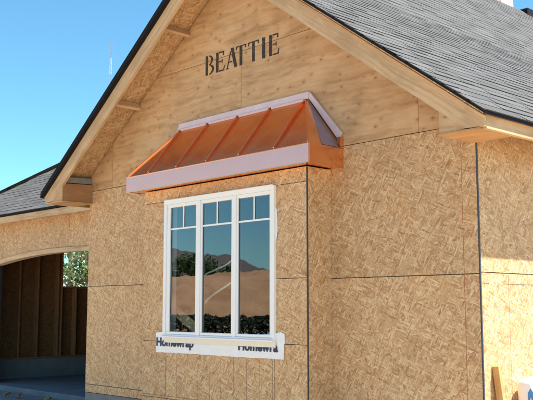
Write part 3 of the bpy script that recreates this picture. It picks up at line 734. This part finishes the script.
# ---- the garage wing
GW, GF, GXL, GXR = 1.75, 1.40, -13.0, -W; GS = .68; GZF = -1.71
def arch(x): return .70 + .0 - (x+9.6)**2/(2*20.8)
AX0, AX1 = -12.05, -7.15
gcore_parts = []
def arch_wall(name, x0, x1, y0, y1, ztop, mat, nseg, lift=0.0):
    vs, fs = [], []; xs = [x0+(x1-x0)*i/nseg for i in range(nseg+1)]
    for x in xs:
        for y in (y0, y1): vs += [(x, y, arch(x)+lift), (x, y, ztop)]
    for i in range(nseg):
        b = 4*i; fs += [(b, b+4, b+5, b+1), (b+2, b+3, b+7, b+6), (b, b+2, b+6, b+4), (b+1, b+5, b+7, b+3)]
    fs += [(0, 1, 3, 2), (4*nseg, 4*nseg+2, 4*nseg+3, 4*nseg+1)]
    return solid(name, vs, fs, mat)
gwall = H(arch_wall('garage_wall', AX0, AX1, GW+.0125, GW+.13, 1.55, 'gap_black', 24))
core('garage_wall', (GXL, GW+.0125, -1.33), (AX0-.001, GW+.13, 1.55)); core('garage_wall', (AX1+.001, GW+.0125, -1.33), (GXR-.001, GW+.13, 1.55))
for x0, x1 in ((AX0, -11.76), (-11.76, -9.32), (-9.32, AX1)):
    H(arch_wall('osb_panel', x0+J, x1-J, GW, GW+.0115, 1.52, 'osb_sheet', 10, .075), gwall)
for x0, x1 in ((GXL, AX0), (AX1, GXR)):
    for z0, z1 in ((-1.33, 0), (0, 1.22), (1.22, 1.5)): H(box('osb_panel', (x0+J, GW, z0+J), (x1-J, GW+.0115, z1-J), 'osb_sheet'), gwall)
def arch_trim():
    vs, fs = [], []; n = 30
    for i in range(n+1):
        x = AX0+(AX1-AX0)*i/n
        for y in (GW-.028, GW+.135): vs += [(x, y, arch(x)-.012), (x, y, arch(x)+.068)]
    for i in range(n):
        b = 4*i; fs += [(b, b+4, b+5, b+1), (b+2, b+3, b+7, b+6), (b, b+2, b+6, b+4), (b+1, b+5, b+7, b+3)]
    fs += [(0, 1, 3, 2), (4*n, 4*n+2, 4*n+3, 4*n+1)]
    H(solid('arch_trim', vs, fs, 'lumber'), gwall)
arch_trim()
# garage roof: front slope with a hip on the left
EZ = 1.445; GC = -14.3; HD = 3.3
def zG(y): return EZ + GS*(y-(GF-.02))
eave_y = GF-.02; ry = eave_y+HD
front = [(GC, eave_y, EZ), (-W+.0, eave_y, EZ), (-W, ry, zG(ry)), (GC+HD, ry, zG(ry))]
groof = H(sheet('garage_roof', front, .04, 'shingle_grey'))
H(sheet('garage_roof', [(GC, eave_y+2*HD, EZ), (GC, eave_y, EZ), (GC+HD, ry, zG(ry))], .04, 'shingle_grey'))
H(sheet('garage_roof', [(-W, ry, zG(ry)), (-W, eave_y+2*HD, EZ), (GC, eave_y+2*HD, EZ), (GC+HD, ry, zG(ry))], .04, 'shingle_grey'))
H(box('fascia', (GC, GF, 1.285), (-W-.001, GF+.038, EZ-.045), 'lumber', bev=.003), groof)
H(box('drip_edge', (GC, eave_y-.006, EZ-.04), (-W-.001, eave_y-.0005, EZ+.004), 'black_plastic'), groof)
H(box('soffit', (GC, GF+.0385, 1.35), (-W-.002, GW-.001, 1.362), 'plywood_flat'), groof)
cg = 1/math.sqrt(1+GS*GS)
shingles(groof, (GC, eave_y-.014, EZ-.01), (1,0,0), (0,cg,GS*cg), -W-GC-.01, HD/cg, lambda c, a, b: a.x-GC > (c.y-eave_y)*1.0-.02 and c.x < -6.4, 260)
for k in range(17):
    t0, t1 = k/17*.97, (k+1)/17*.97+.02; a = Vector((GC, eave_y, EZ+.03)); b = Vector((GC+HD, ry, zG(ry)+.03))
    H(bar('hip_cap', a.lerp(b, t0)+Vector((0,0,.004)), a.lerp(b, t1), .22, .010, 'shingle_grey', None), groof)
# garage inside: far side wall with bare studs and a window hole
gy0, gy1 = GW+.13, 8.0; wy0, wy1, wz0, wz1 = 3.72, 5.2, .19, 1.02
vs, fs = [], []
def addbox(lo, hi):
    b = len(vs)
    for z in (lo[2], hi[2]): vs.extend([(lo[0],lo[1],z),(hi[0],lo[1],z),(hi[0],hi[1],z),(lo[0],hi[1],z)])
    fs.extend([tuple(i+b for i in f) for f in BOXF])
xs0, xs1 = GXL-.012, GXL
addbox((xs0, gy0, -1.33), (xs1, wy0, 1.5)); addbox((xs0, wy0, -1.33), (xs1, wy1, wz0)); addbox((xs0, wy0, wz1), (xs1, wy1, 1.5)); addbox((xs0, wy1, -1.33), (xs1, gy1, 1.5))
gside = H(solid('garage_side_wall', vs, fs, 'osb_shaded'))
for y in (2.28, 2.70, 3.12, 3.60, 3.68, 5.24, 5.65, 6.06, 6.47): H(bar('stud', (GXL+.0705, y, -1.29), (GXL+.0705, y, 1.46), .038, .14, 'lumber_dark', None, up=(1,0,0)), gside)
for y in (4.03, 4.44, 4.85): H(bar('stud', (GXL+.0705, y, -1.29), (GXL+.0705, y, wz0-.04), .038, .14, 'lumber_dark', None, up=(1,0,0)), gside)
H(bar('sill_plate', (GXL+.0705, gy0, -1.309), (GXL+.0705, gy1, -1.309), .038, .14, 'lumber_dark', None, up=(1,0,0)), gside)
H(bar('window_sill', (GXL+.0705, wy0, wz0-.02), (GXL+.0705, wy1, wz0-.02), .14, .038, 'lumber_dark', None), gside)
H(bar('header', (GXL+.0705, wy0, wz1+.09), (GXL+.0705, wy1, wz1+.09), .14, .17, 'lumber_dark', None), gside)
H(box('stem_wall', (GXL-.05, gy0-.2, -1.95), (GXL+.15, gy1, -1.33), 'concrete'), gside)
core('garage_rear_wall', (GXL, gy1, -1.9), (GXR, gy1+.1, 1.5), 'osb_shaded')
core('garage_ceiling', (GXL, gy0, 1.505), (GXR, gy1, 1.53), 'osb_shaded')
for y0, y1, z0 in ((GW-.02, GW+.14, -1.95),): core('stem_wall', (GXL, y0, z0), (AX0, y1, -1.335), 'concrete'); core('stem_wall', (AX1, y0, z0), (GXR-.02, y1, -1.335), 'concrete')
tag(box('garage_floor', (GXL+.15, GW-.05, -1.95), (GXR-.02, gy1, GZF), 'slab_concrete', bev=.01), kind='structure')
tag(box('driveway', (GXL-.4, -1.2, -1.95), (GXR-.5, GW-.055, GZF-.09), 'slab_concrete', bev=.01), kind='structure')

# ---- room behind the window
core('room_floor', (-W+.11, .11, -1.32), (-.11, 4.0, -1.28), 'plywood_flat')
rp = core('room_wall', (-W+.11, 3.4, -1.27), (-.11, 3.42, 1.2), 'osb_sheet')
for k in range(14): H(bar('stud', (-W+.3+.406*k, 3.35, -1.25), (-W+.3+.406*k, 3.35, 1.2), .09, .038, 'lumber', None, up=(1,0,0)), rp)
core('room_ceiling', (-W+.11, .11, 1.21), (-.11, 5.9, 1.24), 'osb_deck')

# ------------------------------------------------------------------ things standing about
b1 = bar('timber_offcut', (.145, .205, -1.89), (.030, .135, -.723), .038, .060, 'lumber_fresh', None, up=(1,0,0)); tag(b1, 'rough timber board leaning on the sunlit side wall next to the house corner', 'board')
b2 = bar('timber_offcut', (.13, .30, -1.89), (.024, .170, -.80), .028, .045, 'lumber_fresh', None, up=(1,.3,0)); tag(b2, 'thinner timber strip crossing behind the leaning board on the sunlit wall', 'board')
for i, (x, y, L, a, lab) in enumerate(((-11.45, 1.27, .16, .4, 'dark wood scrap on the driveway nearest the left edge of the photo'), (-10.35, 1.22, .14, 1.9, 'dark wood scrap left of the pair lying before the garage slab'),
                            (-10.02, 1.27, .17, 2.4, 'dark wood scrap right of the pair lying before the garage slab'), (-9.12, 1.32, .13, .2, 'small dark wood scrap on the driveway close to the house wall'))):
    z = GZF-.09+.022; d = Vector((math.cos(a), math.sin(a), 0))*L/2
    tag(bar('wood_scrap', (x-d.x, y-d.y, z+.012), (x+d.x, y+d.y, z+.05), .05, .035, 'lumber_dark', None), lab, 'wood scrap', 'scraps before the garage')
def wrap_roll():
    e = empty('house_wrap_roll', (.20, .515, 0)); tag(e, 'white roll of house wrap with blue print leaning on the sunlit side wall', 'roll')
    n = 28; vs, fs = [], []; Hh = 1.06; tilt = .13
    prof = [(0, .118), (.02, .128), (.5, .131), (.94, .129), (.985, .121), (1.0, .10), (.985, .055), (.93, .045)]
    for t, r in prof:
        for i in range(n):
            a = 2*math.pi*i/n; rr = r*(1+.02*mnoise.noise(Vector((math.cos(a)*2, math.sin(a)*2, t*3)))); vs.append((rr*math.cos(a) - t*tilt*.45, rr*math.sin(a) - t*.02, t*Hh+ (.035*math.sin(a+2.2) if t > .9 else 0)))
    for k in range(len(prof)-1):
        for i in range(n): fs.append((k*n+i, k*n+(i+1) % n, (k+1)*n+(i+1) % n, (k+1)*n+i))
    fs.append(tuple(range((len(prof)-1)*n, len(prof)*n))); fs.append(tuple(range(n-1, -1, -1)))
    me = bevel_me(mesh('wrap', vs, fs), 0); o = link('wrap', me, 'house_wrap', e); [setattr(p, 'use_smooth', True) for p in me.polygons]
    # the loose torn end and the print
    vs = [(.06,-.125,.30),(.02,-.165,.33),(.015,-.17,.72),(-.01,-.155,.90),(-.05,-.10,1.03),(-.02,-.10,1.0),(.03,-.12,.85),(.055,-.125,.6)]
    q = [Vector(v) for v in vs]; m = len(q); off = Vector((-.003, .002, 0))
    link('loose_flap', bevel_me(mesh('loose_flap', q+[v+off for v in q], [tuple(range(m)), tuple(range(2*m-1, m-1, -1))]+[(i, i+m, (i+1) % m+m, (i+1) % m) for i in range(m)]), 0), 'lumber_fresh', e)
    def patch(name, pts, mat):      # printed shapes wrapped on the roll: (angle, height)
        vs = []; 
        for off in (.0015, -.001):
            for a, z in pts: t = z/Hh; r = .131+off; vs.append((r*math.cos(a)-t*tilt*.45, r*math.sin(a)-t*.02, z))
        m = len(pts); link(name, bevel_me(mesh(name, vs, [tuple(range(m)), tuple(range(2*m-1, m-1, -1))]+[(i, i+m, (i+1) % m+m, (i+1) % m) for i in range(m)]), 0), mat, e)
    a0 = -1.5
    patch('printed_mark', [(a0, .86), (a0+.16, .83), (a0+.2, .90), (a0+.42, .87), (a0+.45, .95), (a0+.24, 1.0), (a0+.05, .96)], 'print_sky')
    for k in range(12):
        a, b = k*math.pi/6, (k+1)*math.pi/6; c = (a0+.75, .90)
        patch('printed_ring', [(c[0]+.17*math.cos(a), c[1]+.024*math.sin(a)), (c[0]+.17*math.cos(b), c[1]+.024*math.sin(b)), (c[0]+.10*math.cos(b), c[1]+.014*math.sin(b)), (c[0]+.10*math.cos(a), c[1]+.014*math.sin(a))], 'print_sky')
    patch('printed_bar', [(a0+.3, .74), (a0+.6, .73), (a0+.6, .775), (a0+.3, .785)], 'print_blue')
wrap_roll()
def conduit(pts, rad, label):
    vs, fs = [], []; P = [Vector(p)+Vector((0,0,Z0)) for p in pts]; path = []
    for i in range(len(P)-1):                                                    # smooth the bend
        a, b, c, d = P[max(0,i-1)], P[i], P[i+1], P[min(len(P)-1,i+2)]
        for k in range(6):
            t = k/6; path.append(.5*((2*b)+(c-a)*t+(2*a-5*b+4*c-d)*t*t+(3*b-a-3*c+d)*t**3))
    path.append(P[-1]); n = 8
    for i, p in enumerate(path):
        t = (path[min(i+1, len(path)-1)]-path[max(i-1, 0)]).normalized(); s1 = t.cross(Vector((0,1,0))).normalized(); s2 = t.cross(s1)
        for k in range(n): a = 2*math.pi*k/n; vs.append(p-P[0]+(s1*math.cos(a)+s2*math.sin(a))*rad)
    for i in range(len(path)-1):
        for k in range(n): fs.append((i*n+k, i*n+(k+1) % n, (i+1)*n+(k+1) % n, (i+1)*n+k))
    fs += [tuple(range(n)), tuple(range(len(path)*n-1, (len(path)-1)*n-1, -1))]
    o = link('plastic_conduit', bevel_me(mesh('plastic_conduit', vs, fs), 0), 'vinyl_white', None, P[0]); tag(o, label, 'pipe', 'bent conduits inside the window')
    for q in o.data.polygons: q.use_smooth = True
conduit([(-3.30,-.18,-1.235),(-3.30,-.18,-.6),(-3.275,-.18,-.31),(-3.204,-.18,-.21),(-3.107,-.18,-.145),(-2.948,-.18,-.079),(-2.792,-.19,-.02),(-2.715,-.20,.0)], .011, 'lower bent white conduit standing inside behind the middle pane')
conduit([(-3.28,-.21,-1.235),(-3.29,-.20,-.4),(-3.275,-.19,.0),(-3.20,-.18,.08),(-3.094,-.18,.109),(-2.997,-.18,.137),(-2.887,-.18,.164),(-2.778,-.19,.211),(-2.715,-.20,.25)], .009, 'upper bent white conduit standing inside behind the middle pane')
b3 = bar('sill_board', (-4.0, -.17, -.17), (-3.2, -.25, -.52), .10, .022, 'lumber', None, up=(0,-1,.3)); tag(b3, 'pale offcut board propped inside behind the left pane', 'board')
